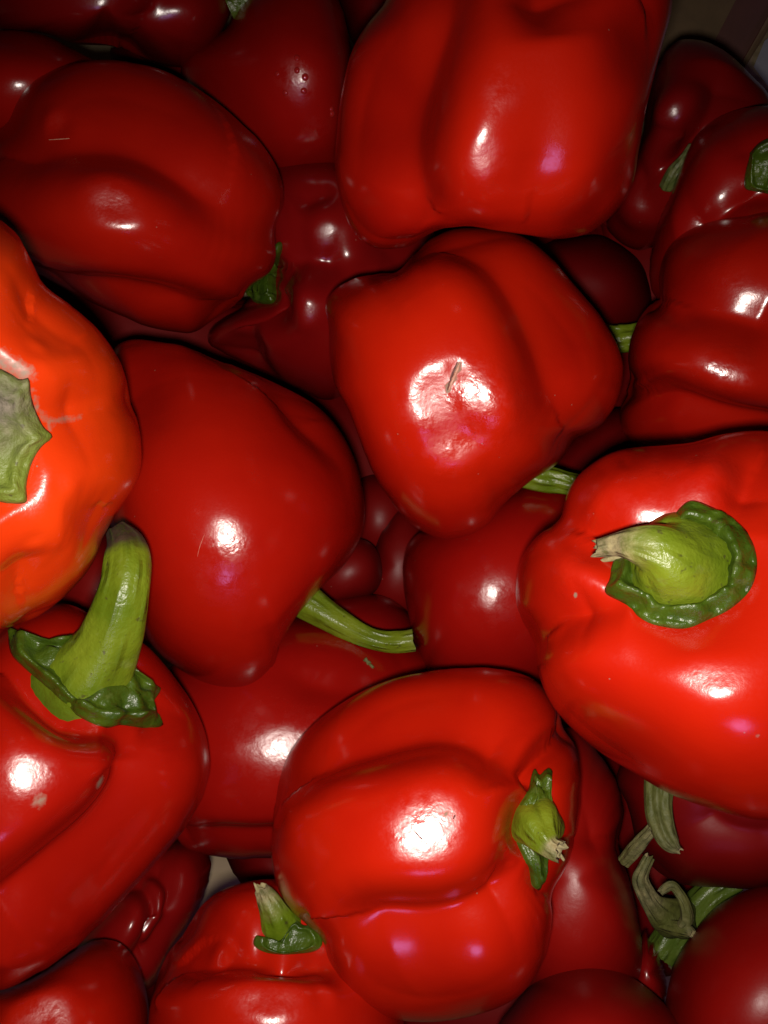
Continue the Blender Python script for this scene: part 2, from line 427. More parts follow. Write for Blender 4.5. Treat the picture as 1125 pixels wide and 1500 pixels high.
def stem(p, pts, mat=None, anchor=None, ridges=5, ridge=0.05, dry=None, seed=5, cut=True, name='stem', squash=1.0, rag=0.12, hollow=0.35, cutmat=None, parent=None, sub=6, K=36):
    """tapering stem swept through (px, py, distance, radius px) from its base to its cut tip"""
    mat = mat or M_STEM
    if anchor is not None:                           # seat the base on the skin
        q_, _n = on_skin(p, pts[0][0], pts[0][1]); sh = np.linalg.norm(q_ - CAM) + anchor - pts[0][2]
        pts = [(a[0], a[1], a[2] + sh, a[3]) for a in pts]
    A = catmull([(a[0], a[1], a[2], a[3]) for a in pts], sub, False)
    C = np.array([at(a[0], a[1], a[2]) for a in A]); Rm = A[:, 3] * A[:, 2] / F
    T = np.gradient(C, axis=0); T /= np.linalg.norm(T, axis=1)[:, None]
    r = np.random.RandomState(seed)
    ref = p.ez - T[0] * (p.ez @ T[0])
    if np.linalg.norm(ref) < 0.2: ref = np.array([1.0, 0, 0]) - T[0] * T[0][0]
    ref /= np.linalg.norm(ref)
    V = []; dr = []; fb = []; n = len(C); tw = r.uniform(0, 6)
    for i in range(n):
        ref = ref - T[i] * (ref @ T[i]); ref /= np.linalg.norm(ref); bi = np.cross(T[i], ref)
        s = i / (n - 1)
        for k in range(K):
            a = 2 * math.pi * k / K
            rr = Rm[i] * (1 + ridge * math.cos(ridges * a + tw + 0.6 * s) + 0.025 * math.sin(3 * a + 11 * s + tw) + 0.02 * math.sin(2 * a - 19 * s))
            off = 0
            if i == n - 1: off = rag * Rm[i] * (math.sin(2 * a + tw) + 0.6 * math.sin(5 * a + 2 * tw) + 0.5 * r.uniform(-1, 1))
            V.append(C[i] + ref * math.cos(a) * rr * squash + bi * math.sin(a) * rr + T[i] * off)
            fb.append(max(0.0, math.sin(11 * a + 1.5 * math.sin(3 * a + 7 * s + tw) + 2 * s)) ** 2 * (0.5 + 0.5 * math.sin(17 * s + 4 * a)))
            dr.append(0.0 if dry is None else float(np.interp(s, [d[0] for d in dry], [d[1] for d in dry])))
    Fc = []
    for i in range(n - 1):
        for k in range(K):
            k2 = (k + 1) % K; Fc.append((i * K + k, i * K + k2, (i + 1) * K + k2, (i + 1) * K + k))
    Fc.append(tuple(range(K - 1, -1, -1)))
    V = np.array(V)
    par = parent or p.e
    if not cut:
        # rounded tip
        L = len(V); tip = C[-1] + T[-1] * Rm[-1] * 0.35; V = np.vstack([V, tip]); dr.append(dr[-1]); fb.append(0.0)
        for k in range(K): Fc.append(((n - 1) * K + k, (n - 1) * K + (k + 1) % K, L))
    o = link_mesh(name, V, Fc, mat, par, p.base, attrs={'dry': dr, 'fibre': fb, 'foot': [max(0.0, 1 - (i // K) / max(1, n - 1) / 0.16) if i < n * K else 0.0 for i in range(len(V))] if mat in (M_STEM, M_STEM_BROWN) else [0.0] * len(V)})
    if cut:
        ring = V[(n - 1) * K:(n) * K]; cv = [v for v in ring]; c = ring.mean(0); cf = []
        for q, (sc_, dp) in enumerate(((0.80, -0.02), (0.62, -hollow), (0.3, -hollow * 1.3))):
            for v in ring: cv.append(c + (v - c) * sc_ + T[-1] * dp * Rm[-1] + r.normal(size=3) * Rm[-1] * 0.05)
        for q in range(3):
            for k in range(K):
                k2 = (k + 1) % K; cf.append((q * K + k, q * K + k2, (q + 1) * K + k2, (q + 1) * K + k))
        cf.append(tuple(3 * K + k for k in range(K)))
        link_mesh('cut_end', np.array(cv), cf, cutmat or M_CUT, o, p.base)
    return o
# ------------------------------------------------------------------ the cardboard box and what it stands on
def card_material():
    n = NT('corrugated_cardboard'); co = n.coord()
    c = n.mix(n.ramp(n.noise(60, 4, 0.6, co), [(0.3, 0.0), (0.7, 1.0)]), (0.30, 0.225, 0.13), (0.36, 0.275, 0.16))
    n.l(c, n.b.inputs['Base Color']); n.b.inputs['Roughness'].default_value = 0.8
    wv = n.n('ShaderNodeTexWave'); wv.inputs['Scale'].default_value = 55; wv.inputs['Distortion'].default_value = 0.3
    wv.bands_direction = 'Y'; n.l(co, wv.inputs['Vector'])
    n.l(n.bump(wv.outputs['Fac'], 0.6, 0.0006, n.bump(n.noise(700, 3, 0.6, co), 0.4, 0.0003)), n.b.inputs['Normal'])
    return n.m
M_CARD = card_material()
M_BROWN = plain('brown_kraft_board', (0.14, 0.085, 0.040), (0.18, 0.11, 0.052), 120, 0.8)
M_PRINT = plain('brown_red_print', (0.085, 0.020, 0.013), (0.11, 0.026, 0.017), 90, 0.7)
M_GREY = plain('pale_grey_board', (0.20, 0.205, 0.22), (0.26, 0.265, 0.285), 60, 0.6)
M_FLOOR = plain('dark_floor_tiles', (0.03, 0.03, 0.032), (0.05, 0.05, 0.052), 8, 0.5)

def boxmesh(name, x0, x1, y0, y1, z0, z1, mat, parent=None, kind=None, origin=(0, 0, 0), bev=0.0):
    V = [(x, y, z) for x in (x0, x1) for y in (y0, y1) for z in (z0, z1)]
    Fc = [(0, 1, 3, 2), (4, 6, 7, 5), (0, 4, 5, 1), (2, 3, 7, 6), (0, 2, 6, 4), (1, 5, 7, 3)]
    o = link_mesh(name, np.array(V, float), Fc, mat, parent, np.array(origin, float), smooth=False, kind=kind)
    if bev:
        m = o.modifiers.new('edge', 'BEVEL'); m.width = bev; m.segments = 2
    return o
boxmesh('floor', -1.5, 1.5, -1.5, 1.5, -0.03, -0.006, M_FLOOR, kind='structure')
box = bpy.data.objects.new('cardboard_box', None); sc.collection.objects.link(box)
box['label'] = 'brown cardboard box holding the heaped red peppers, seen in the gaps between them'; box['category'] = 'cardboard box'
BX, BY, BZ = 0.25, 0.31, 0.17
boxmesh('bottom_panel', -BX, BX, -BY, BY, 0.027, 0.032, M_CARD, box)
boxmesh('side_panel', -BX - .005, -BX, -BY, BY, -0.005, BZ, M_CARD, box)
boxmesh('side_panel', BX, BX + .005, -BY, BY, -0.005, BZ, M_CARD, box)
boxmesh('side_panel', -BX - .005, BX + .005, -BY - .005, -BY, -0.005, BZ, M_CARD, box)
boxmesh('side_panel', -BX - .005, BX + .005, BY, BY + .005, -0.005, BZ, M_CARD, box)

def board(name, quad, D, thick, mat, parent, label=None):
    """a flat board whose corners lie on the lines of sight of the given pixels at distance D, real thickness behind it"""
    top = np.array([at(x, y, d) for (x, y), d in zip(quad, D)]); nrm = np.cross(top[1] - top[0], top[2] - top[0]); nrm /= np.linalg.norm(nrm)
    if nrm[2] < 0: nrm = -nrm
    bot = top - nrm * thick
    V = np.vstack([top, bot]); k = len(quad); Fc = [tuple(range(k)), tuple(range(2 * k - 1, k - 1, -1))] + [(i, i + k, (i + 1) % k + k, (i + 1) % k) for i in range(k)]
    o = link_mesh(name, V, Fc, mat, parent, (0, 0, 0), smooth=False)
    if label: o['label'] = label
    return o
fl = board('flap', [(900, -60), (1118, -60), (1092, 0), (1000, 150), (900, 200)], [.44, .44, .44, .44, .44], 0.0035, M_BROWN, box, 'bent brown cardboard flap with a dark red printed stripe')
board('printed_stripe', [(1108, -60), (1172, -60), (1112, 62), (1040, 170), (1000, 150), (1078, 0)], [.438] * 6, 0.0030, M_PRINT, box)
board('flap_edge', [(1172, -60), (1184, -60), (1118, 56), (1048, 168), (1040, 170), (1086, 94)], [.430] * 6, 0.0050, M_BROWN, box)
board('raised_bottom_patch', [(215, 1180), (440, 1180), (440, 1420), (215, 1420)], [.366] * 4, 0.0035, M_CARD, box)  # piece of box bottom added higher up so the flash lights it brighter
nb = board('grey_carton', [(1120, 60), (1260, -60), (1300, 120), (1180, 200), (1104, 98)], [.47] * 5, 0.03, M_GREY, None)
nb['label'] = 'pale grey carton beyond the cardboard flap in the upper right corner'; nb['category'] = 'carton'

# ------------------------------------------------------------------ the peppers
R_ = 'red'
# top left, two swollen lobes
p1 = pepper('deep red pepper on its side, upper left, a long winding crease along its back',
    [(8, 185), (25, 145), (60, 112), (130, 89), (210, 95), (270, 118), (330, 160), (380, 208), (410, 255), (415, 298), (402, 332), (404, 365), (397, 397), (368, 416), (350, 442), (310, 470), (280, 487), (220, 478), (150, 450), (80, 415), (10, 372), (-30, 320), (-40, 260), (-20, 208)],
    .262, 'deep', c=(190, 285), apex=(205, 300), n=2.04, seed=11, flats=[(80, 180, 16, .5), (160, 286, 30, .65, 1.2, -20),], setback=[(180, 90, 120, 7), (230, 470, 80, 6)], h=.040,
    grooves=[([(-30, 215), (15, 208), (60, 199), (130, 191), (200, 199), (260, 228), (310, 268), (350, 308), (402, 330)], 100, 9.5, (0.0, .3)),
             ([(60, 395), (120, 420), (180, 432), (240, 446), (300, 458), (360, 440)], 60, 5.5, (.1, .1))],
    bumps=[(160, 300, 90, 3.0), (120, 150, 60, 1.5), (330, 250, 70, 1.2)],
    scuffs=[(165, 285, 30, .9), (80, 180, 16, .7)])
p2 = pepper('dark red pepper behind the creased one at the left edge, only its smooth back showing',
    [(-90, 120), (-60, 60), (0, 45), (60, 50), (105, 72), (150, 100), (150, 160), (80, 220), (-10, 230), (-80, 180)], .30, 'crimson', h=.035, seed=12, N=36)
p3 = pepper('dark red pepper cut off by the top left edge, bright glint on its right lobe',
    [(-40, 10), (0, 45), (60, 48), (110, 64), (170, 68), (205, 82), (258, 98), (300, 80), (325, 45), (340, 0), (320, -70), (240, -110), (120, -120), (0, -90), (-50, -40)], .315, 'dim', h=.036, seed=13, N=44,
    grooves=[([(255, -60), (250, 0), (238, 35), (200, 62), (170, 72)], 60, 7, (0, .05))], bumps=[(285, 20, 30, 2.5)], scuffs=[(283, 22, 14, .5)])
p5 = pepper('cone-shaped dark red pepper with water drops on it, beside the big top one',
    [(265, 102), (275, 75), (330, 42), (350, 5), (400, -35), (460, -40), (495, 0), (512, 60), (520, 120), (515, 200), (500, 255), (470, 268), (420, 272), (370, 250), (320, 200), (280, 150)], .315, 'crimson', c=(405, 120), h=.038, apex=(440, 120), seed=14, flats=[(440, 112, 18, .5, .6),], N=44,
    bumps=[(440, 105, 45, 3.0), (475, 190, 40, 1.6)], grooves=[([(440, 270), (445, 235), (430, 200)], 50, 2, (0, .6))],
    scuffs=[(437, 115, 26, 1), (470, 185, 18, .7)])
p5b = pepper('purplish dark pepper glimpsed at the top edge between cone-shaped one and big one',
    [(490, -20), (505, 30), (522, 70), (560, 80), (610, 60), (620, 0), (590, -50), (530, -60)], .335, 'maroon', h=.03, seed=15, N=30)
p6 = pepper('big bright red pepper at the top edge, blunt end down with two violet glints',
    [(566, 0), (535, 40), (514, 80), (500, 140), (492, 218), (493, 265), (503, 305), (520, 342), (545, 362), (575, 365), (606, 356), (628, 340), (681, 331), (732, 338), (772, 343), (818, 349), (858, 343), (885, 326), (910, 300), (927, 269), (936, 220), (944, 170), (958, 110), (972, 57), (982, 20), (985, -30), (960, -100), (880, -140), (760, -150), (640, -120), (590, -60)],
    .222, 'red', c=(735, 140), h=.044, n=2.22, apex=(722, 225), seed=16, flats=[(717, 236, 20, .6, .5),], setback=[(500, 150, 110, 12), (960, 60, 60, 8)], N=64,
    grooves=[([(640, -60), (633, 0), (613, 57), (593, 120), (577, 190), (577, 258), (594, 312), (624, 344)], 86, 7.0, (0, .12), .42),
             ([(780, -110), (795, -20), (806, 25), (812, 60)], 64, 6.5, (0, .4)),
             ([(808, 60), (806, 160), (790, 260), (776, 343)], 95, 3.4, (.3, .02)),
             ([(950, -60), (955, 0), (958, 60), (948, 140), (938, 210)], 32, 4, (0, .3)),
             ([(690, 331), (700, 300), (706, 270)], 45, 1.6, (0, .6))],
    bumps=[(717, 250, 55, 1.0), (717, 170, 55, 1.0), (843, 280, 50, 2.2), (845, 220, 50, 1.0)],
    scuffs=[(717, 240, 24, .8), (733, 130, 22, .7), (830, 290, 18, .35)])
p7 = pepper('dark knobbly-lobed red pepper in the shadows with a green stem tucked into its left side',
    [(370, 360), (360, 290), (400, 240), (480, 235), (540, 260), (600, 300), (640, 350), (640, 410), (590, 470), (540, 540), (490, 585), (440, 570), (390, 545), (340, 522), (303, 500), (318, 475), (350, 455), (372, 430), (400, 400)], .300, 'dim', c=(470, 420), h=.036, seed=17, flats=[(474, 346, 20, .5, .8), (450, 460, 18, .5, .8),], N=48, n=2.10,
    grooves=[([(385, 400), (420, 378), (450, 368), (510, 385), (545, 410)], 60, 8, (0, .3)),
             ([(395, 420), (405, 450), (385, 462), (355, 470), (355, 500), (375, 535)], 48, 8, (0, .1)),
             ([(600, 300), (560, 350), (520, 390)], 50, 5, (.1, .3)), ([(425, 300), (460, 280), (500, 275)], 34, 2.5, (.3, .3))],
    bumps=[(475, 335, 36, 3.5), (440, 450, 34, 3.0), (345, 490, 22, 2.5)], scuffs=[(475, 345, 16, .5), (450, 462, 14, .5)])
p8 = pepper('bright red pepper in the middle with a small split and crinkled patch in its skin',
    [(481, 482), (477, 445), (499, 418), (542, 403), (576, 402), (602, 379), (625, 355), (663, 336), (715, 335), (759, 343), (802, 373), (844, 421), (880, 464), (907, 512), (913, 548), (900, 595), (872, 628), (841, 641), (832, 660), (814, 681), (777, 705), (741, 736), (711, 772), (675, 787), (644, 789), (602, 766), (566, 723), (542, 681), (511, 603), (487, 554)],
    .233, 'bright', c=(680, 560), h=.042, n=2.15, apex=(655, 590), seed=18, flats=[(640, 590, 34, .7), (715, 590, 42, .7, .8, 30), (662, 655, 34, .7),], setback=[(900, 440, 120, 9)], N=68,
    grooves=[([(640, 352), (680, 352), (717, 367), (759, 412), (796, 478), (814, 530), (828, 578), (839, 640)], 86, 5.5, (.15, .2)),
             ([(576, 402), (592, 420), (612, 445)], 48, 3.0, (0, .7)),
             ([(760, 715), (720, 690), (700, 660)], 60, 2.5, (0, .7))],
    bumps=[(535, 455, 60, 1.8), (590, 540, 80, 1.4), (650, 420, 60, 1.2), (880, 560, 50, 1.5), (690, 640, 30, -1.6), (640, 590, 22, -1.2), (720, 590, 34, 1.0), (668, 545, 10, -.8)],
    scuffs=[(690, 600, 66, 1.0), (630, 600, 40, .8), (660, 660, 40, .8)],
    corks=[([(672, 532), (667, 545), (661, 560), (656, 572)], 2.6, 1.0)])
p9 = pepper('dull maroon pepper deep behind the middle one, pale green stem below it',
    [(790, 360), (860, 345), (893, 350), (933, 378), (950, 413), (953, 455), (930, 485), (880, 500), (820, 480), (770, 430), (770, 380)], .335, 'maroon', h=.030, seed=19, N=32)
p10 = pepper('three-lobed red pepper at the right edge, its lobes stacked one above another',
    [(968, 440), (966, 408), (975, 370), (1000, 342), (1040, 325), (1090, 316), (1150, 310), (1240, 330), (1310, 400), (1330, 490), (1290, 590), (1210, 655), (1120, 672), (1040, 668), (960, 658), (922, 645), (908, 618), (912, 585), (926, 568), (921, 535), (923, 500), (935, 470), (952, 448)],
    .262, 'deep', c=(1090, 490), h=.042, seed=20, flats=[(1062, 540, 18, .6, 2.2, -25),], N=56, n=2.15, apex=(1070, 510),
    grooves=[([(955, 443), (985, 437), (1020, 440), (1065, 450), (1120, 470), (1200, 490)], 75, 7.5, (0, .2)),
             ([(922, 560), (950, 580), (1000, 600), (1060, 625), (1130, 640), (1200, 650)], 62, 8, (0, .2))],
    bumps=[(1050, 540, 60, 2.0), (1040, 390, 50, 1.5)], scuffs=[(1060, 540, 40, .7), (1060, 400, 30, .5)])
p13 = pepper('dark red pepper at the upper right edge, rough green stem collar showing',
    [(957, 430), (955, 375), (965, 330), (983, 288), (1000, 240), (1020, 200), (1060, 168), (1125, 155), (1210, 170), (1260, 230), (1270, 320), (1220, 400), (1140, 440), (1050, 450), (990, 450)],
    .290, 'crimson', c=(1100, 300), h=.038, seed=21, N=44,
    grooves=[([(1000, 360), (1050, 315), (1085, 290), (1130, 282)], 50, 6, (.2, 0)), ([(1060, 170), (1090, 205), (1110, 230)], 40, 3, (0, .2))],
    bumps=[(1110, 245, 45, -4.0)])
p14 = pepper('very dark red pepper below the cardboard flap with curved glint and thin green stem',
    [(938, 215), (948, 150), (960, 105), (985, 65), (1020, 58), (1060, 74), (1100, 110), (1130, 150), (1120, 220), (1060, 290), (1000, 340), (940, 366), (905, 352), (890, 325), (910, 280)],
    .325, 'dim', c=(1005, 200), h=.034, seed=22, flats=[(985, 165, 18, .5, 1.8, 30),], N=40,
    grooves=[([(1058, 90), (1062, 130), (1040, 175), (1000, 230), (985, 270)], 55, 6, (.2, .1)), ([(990, 230), (960, 250), (925, 270)], 40, 4, (0, .2))],
    bumps=[(985, 165, 34, 4.0), (930, 315, 24, 2.5)], scuffs=[(975, 170, 16, .3)])
p15 = pepper('orange-red pepper nearest the camera at the left edge, ribbed round a dusty stem collar',
    [(-10, 318), (25, 345), (45, 385), (62, 415), (102, 446), (142, 481), (172, 522), (186, 560), (190, 588), (203, 622), (208, 670), (200, 705), (176, 745), (152, 785), (138, 822), (108, 860), (60, 900), (0, 922), (-80, 930), (-180, 915), (-280, 860), (-350, 760), (-375, 620), (-350, 470), (-270, 370), (-170, 315), (-90, 300)],
    .186, 'orange', c=(-70, 620), h=.038, n=2.40, seed=23, flats=[(100, 710, 13, .5), (50, 797, 11, .5), (55, 510, 12, .4)], N=72,
    grooves=[([(60, 422), (64, 446), (52, 478), (20, 510)], 66, 5.5, (0, .25), .4),
             ([(188, 590), (150, 597), (110, 606), (70, 612)], 62, 4.5, (0, .25), .4),
             ([(42, 905), (47, 855), (38, 810), (15, 775)], 66, 6.0, (0, .3), .4),
             ([(174, 746), (140, 748), (100, 756)], 54, 3.4, (0, .35), .4),
             ([(140, 482), (112, 505), (80, 535)], 46, 2.2, (0, .35), .4)],
    bumps=[(-40, 650, 108, -12.0), (100, 700, 44, 1.2), (62, 530, 40, 1.4), (62, 805, 46, 1.8), (-5, 400, 60, 2.0), (120, 545, 48, .8), (145, 675, 50, .8), (0, 850, 44, 1.0)],
    scuffs=[(100, 712, 16, .3)], corks=[([(52, 598), (74, 616), (98, 614), (116, 611)], 6, .46), ([(-20, 520), (5, 530), (28, 543), (40, 550)], 15, .56), ([(48, 570), (54, 592), (62, 612), (74, 626)], 5, .5)])
p16 = pepper('broad smooth deep red pepper with a curved green stem poking out at lower right',
    [(182, 500), (250, 505), (320, 529), (400, 560), (468, 598), (508, 648), (529, 705), (533, 768), (512, 818), (474, 857), (441, 895), (412, 938), (402, 970), (378, 996), (342, 1007), (292, 996), (240, 962), (205, 915), (180, 850), (160, 760), (140, 640), (150, 540)],
    .238, 'deep', c=(345, 745), h=.043, n=2.04, apex=(335, 770), seed=24, flats=[(334, 802, 24, .5),], setback=[(450, 560, 120, 8), (180, 560, 90, 6)], N=64,
    grooves=[([(300, 518), (370, 560), (430, 600), (480, 650), (515, 700)], 55, 3.6, (.3, .4)),
             ([(402, 972), (412, 940), (402, 900)], 60, 4.5, (0, .6)), ([(190, 505), (215, 560), (230, 640)], 50, 1.5, (0, .6))],
    bumps=[(335, 800, 90, 1.5), (470, 760, 70, 1.2), (480, 870, 50, -1.0)],
    scuffs=[(335, 805, 34, .8), (320, 850, 40, .55), (352, 893, 14, .3)])
p17 = pepper('glossy red pepper at lower left, thick curved green stem rising from leafy collar',
    [(-100, 960), (-40, 935), (20, 905), (90, 884), (135, 902), (175, 925), (210, 942), (250, 985), (287, 1040), (305, 1095), (302, 1150), (272, 1210), (230, 1262), (180, 1318), (130, 1370), (80, 1410), (0, 1450), (-100, 1450), (-190, 1390), (-230, 1280), (-220, 1150), (-170, 1030)],
    .220, 'deep', c=(60, 1165), h=.044, n=2.10, apex=(50, 1130), seed=25, flats=[(30, 1118, 26, .6), (75, 1135, 20, .4),], setback=[(200, 1320, 130, 9), (290, 1010, 80, 5)], N=68,
    grooves=[([(175, 1052), (208, 1075), (221, 1110), (212, 1160), (175, 1215), (120, 1265), (60, 1312), (0, 1352), (-60, 1390)], 80, 9, (.2, .1)),
             ([(-60, 930), (0, 962), (50, 1000), (100, 1045), (160, 1062), (235, 1062)], 42, 6.5, (.1, .3)),
             ([(235, 1000), (250, 1045), (255, 1100)], 50, 2.2, (.2, .6))],
    bumps=[(120, 975, 78, -6.5), (60, 1130, 80, 2.2), (30, 1080, 40, .8)],
    scuffs=[(28, 1115, 30, .5), (70, 1135, 22, .6), (40, 1160, 30, .5)], corks=[(147, 1147, 9, .75), (62, 1172, 8, .7), (48, 1172, 6, .5)])
p18 = pepper('deep red pepper lying low with a long streaked glint, under the broad smooth one',
    [(215, 1040), (240, 985), (300, 950), (380, 910), (470, 905), (560, 925), (630, 960), (660, 1030), (650, 1120), (600, 1200), (500, 1250), (400, 1257), (330, 1256), (270, 1240), (230, 1180), (212, 1110)], .272, 'crimson', c=(430, 1090), h=.040, seed=26, flats=[(400, 1090, 24, .55, 3.0, 8),], N=56, apex=(410, 1090),
    grooves=[([(250, 1215), (320, 1228), (400, 1228), (480, 1220)], 40, 4, (.1, .2)), ([(400, 960), (470, 1000), (560, 1000), (640, 985)], 70, 3.5, (.2, .3))],
    bumps=[(560, 930, 60, -1.5)], scuffs=[(395, 1088, 62, .45), (460, 1078, 50, .4)])
p19 = pepper('smooth dark red pepper with one tall oval glint, left of the fat-stemmed one',
    [(590, 838), (597, 800), (625, 775), (690, 745), (740, 722), (790, 705), (850, 720), (890, 790), (890, 880), (850, 970), (780, 1010), (700, 1015), (640, 1000), (612, 945), (596, 890)], .268, 'crimson', c=(735, 865), h=.040, seed=27, flats=[(718, 872, 24, .6, .5),], N=52, apex=(722, 865),
    bumps=[(720, 870, 60, 1.0)], scuffs=[(718, 880, 40, .55)])
p20 = pepper('bright red pepper at the bottom with square glint and stubby broken stem at right end',
    [(398, 1240), (402, 1185), (418, 1115), (450, 1070), (500, 1030), (565, 998), (640, 982), (720, 979), (780, 994), (812, 1030), (826, 1070), (843, 1092), (849, 1140), (846, 1200), (832, 1262), (808, 1308), (808, 1352), (798, 1400), (770, 1450), (720, 1480), (640, 1497), (565, 1490), (512, 1458), (485, 1415), (471, 1372), (440, 1348), (412, 1312), (400, 1275)],
    .216, 'bright', c=(620, 1235), h=.043, n=2.15, apex=(610, 1235), seed=28, flats=[(640, 1198, 46, .75, 1.15, 20),], setback=[(620, 1480, 130, 9), (560, 1000, 110, 8)], N=72,
    grooves=[([(405, 1180), (432, 1128), (480, 1088), (560, 1058), (635, 1046), (690, 1055), (738, 1082), (772, 1120), (783, 1150)], 84, 7.5, (0, .12), .42),
             ([(824, 1062), (812, 1095), (795, 1128), (790, 1160)], 32, 5.0, (0, .1)),
             ([(452, 1352), (500, 1358), (560, 1360), (625, 1361), (685, 1351), (736, 1328), (776, 1298), (790, 1270)], 72, 7.2, (0, .1), .18),
             ([(848, 1225), (820, 1230), (800, 1240)], 34, 3.5, (0, .2)), ([(809, 1318), (795, 1305), (786, 1285)], 40, 4, (0, .2))],
    bumps=[(788, 1215, 52, -7.0), (630, 1215, 110, 1.2), (740, 1180, 40, 1.0), (690, 1420, 60, 1.5)],
    scuffs=[(622, 1205, 50, .7), (650, 1190, 30, .3)], corks=[(652, 1191, 2.5, .7), (612, 1227, 2, .4)])
p21 = pepper('large bright red pepper at the right edge, fat green stem with dry tip',
    [(756, 880), (758, 838), (775, 800), (800, 776), (822, 765), (826, 735), (848, 695), (900, 662), (960, 654), (1010, 649), (1060, 636), (1125, 632), (1220, 650), (1310, 720), (1360, 840), (1360, 980), (1310, 1110), (1230, 1190), (1125, 1202), (1050, 1187), (980, 1162), (930, 1133), (870, 1095), (815, 1042), (790, 990), (783, 940), (765, 912)],
    .196, 'bright', c=(1050, 910), h=.043, n=2.20, apex=(1000, 900), seed=29, flats=[(1045, 705, 26, .25), (880, 742, 22, .25), (1032, 984, 20, .6, 2.6, 10),], setback=[(860, 1130, 120, 8)], N=76,
    grooves=[([(823, 767), (845, 777), (872, 791), (900, 808), (925, 822)], 52, 6.0, (0, .25), .24),
             ([(782, 936), (803, 912), (838, 897), (875, 892), (905, 893)], 62, 6.5, (0, .25), .24),
             ([(1125, 640), (1105, 670), (1090, 715), (1078, 755)], 60, 6.0, (0, .2), .2),
             ([(1180, 850), (1240, 840), (1340, 850)], 70, 7, (.1, 0)),
             ([(905, 668), (916, 700), (930, 730)], 26, 1.0, (.3, .3)), ([(955, 662), (962, 700), (968, 730)], 24, 1.1, (.3, .3)), ([(1005, 660), (1010, 690), (1012, 720)], 24, .9, (.3, .3))],
    bumps=[(1000, 825, 104, -13.0), (835, 845, 50, 2.6), (1040, 985, 90, 2.5), (860, 990, 80, 2.0), (890, 715, 50, 2.0), (1030, 690, 50, 2.0)],
    scuffs=[(1035, 985, 26, .2), (830, 850, 40, .5), (1045, 705, 50, .7), (880, 740, 40, .5), (950, 710, 36, .5)], corks=[(1108, 1077, 5, .5), (845, 872, 2, 1)])
p23 = pepper('dark red pepper behind the stubby-stemmed one, wavy right side beside the withered stems',
    [(790, 1120), (820, 1070), (848, 1070), (881, 1112), (904, 1152), (912, 1195), (905, 1236), (921, 1286), (934, 1341), (940, 1390), (932, 1440), (880, 1480), (800, 1470), (750, 1400), (740, 1300), (760, 1200)], .262, 'matte', c=(840, 1290), h=.034, seed=30, N=48,
    grooves=[([(908, 1232), (880, 1222), (850, 1222), (820, 1240)], 50, 4, (0, .3))], scuffs=[(818, 1330, 24, .5)])
p23b = pepper('narrow dark red sliver of a pepper near the bottom, left of the corner one',
    [(920, 1400), (934, 1370), (955, 1382), (972, 1420), (975, 1460), (950, 1490), (925, 1470)], .275, 'dim', h=.018, seed=31, N=24)
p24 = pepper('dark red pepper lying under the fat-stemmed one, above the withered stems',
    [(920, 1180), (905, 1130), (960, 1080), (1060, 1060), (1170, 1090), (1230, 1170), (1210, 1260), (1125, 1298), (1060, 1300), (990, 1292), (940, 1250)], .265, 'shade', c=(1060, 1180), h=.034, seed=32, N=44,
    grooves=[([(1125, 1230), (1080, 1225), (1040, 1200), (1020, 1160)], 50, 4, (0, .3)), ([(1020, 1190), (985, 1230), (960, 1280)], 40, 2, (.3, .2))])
p24b = pepper('almost black pepper deep below, bearing the torn curled withered stem',
    [(860, 1180), (880, 1090), (940, 1070), (1010, 1120), (1060, 1220), (1040, 1330), (1000, 1420), (940, 1420), (890, 1330)], .335, 'maroon', h=.030, seed=33, N=32)
p25 = pepper('dark red pepper in the bottom right corner, green stem running up from its top left',
    [(975, 1470), (990, 1408), (1022, 1358), (1062, 1320), (1125, 1296), (1220, 1300), (1290, 1380), (1300, 1500), (1230, 1600), (1100, 1630), (1010, 1580), (975, 1520)], .262, 'matte', c=(1120, 1460), h=.038, seed=34, N=44)
p26 = pepper('dark rounded red pepper top at the bottom edge, right of the stubby-stemmed one',
    [(725, 1520), (750, 1475), (785, 1438), (835, 1415), (880, 1412), (930, 1434), (980, 1478), (1010, 1530), (1000, 1620), (930, 1690), (820, 1690), (740, 1620)], .252, 'matte', c=(865, 1540), h=.040, seed=35, N=44)
p27 = pepper('red pepper at the bottom edge with short tapering stem sunk behind its front lobe',
    [(218, 1510), (226, 1450), (243, 1402), (268, 1370), (300, 1322), (340, 1298), (400, 1288), (470, 1300), (540, 1340), (580, 1420), (590, 1520), (550, 1640), (440, 1700), (320, 1690), (240, 1620)], .238, 'red', c=(405, 1480), h=.040, n=2.22, seed=36, flats=[(390, 1452, 20, .75, 2.6), (478, 1455, 14, .6),], N=60,
    grooves=[([(230, 1470), (250, 1420), (290, 1396), (340, 1391), (400, 1392), (470, 1393), (530, 1410)], 50, 6, (0, .1)),
             ([(246, 1402), (285, 1362), (320, 1354), (345, 1366), (360, 1392)], 46, 4, (.2, .2))],
    bumps=[(420, 1358, 42, -10), (400, 1450, 50, 1.5), (300, 1375, 20, 1.2)], scuffs=[(390, 1455, 50, .5), (478, 1455, 16, .3)])
p28 = pepper('red pepper in the bottom left corner with a bright mottled glint',
    [(-60, 1470), (0, 1452), (50, 1432), (100, 1400), (140, 1378), (180, 1384), (208, 1430), (218, 1500), (200, 1580), (130, 1640), (20, 1640), (-60, 1570)], .250, 'red', c=(80, 1510), h=.036, seed=37, flats=[(38, 1478, 24, .7), (75, 1472, 24, .7),], N=44, apex=(70, 1500), scuffs=[(60, 1478, 34, .8)])
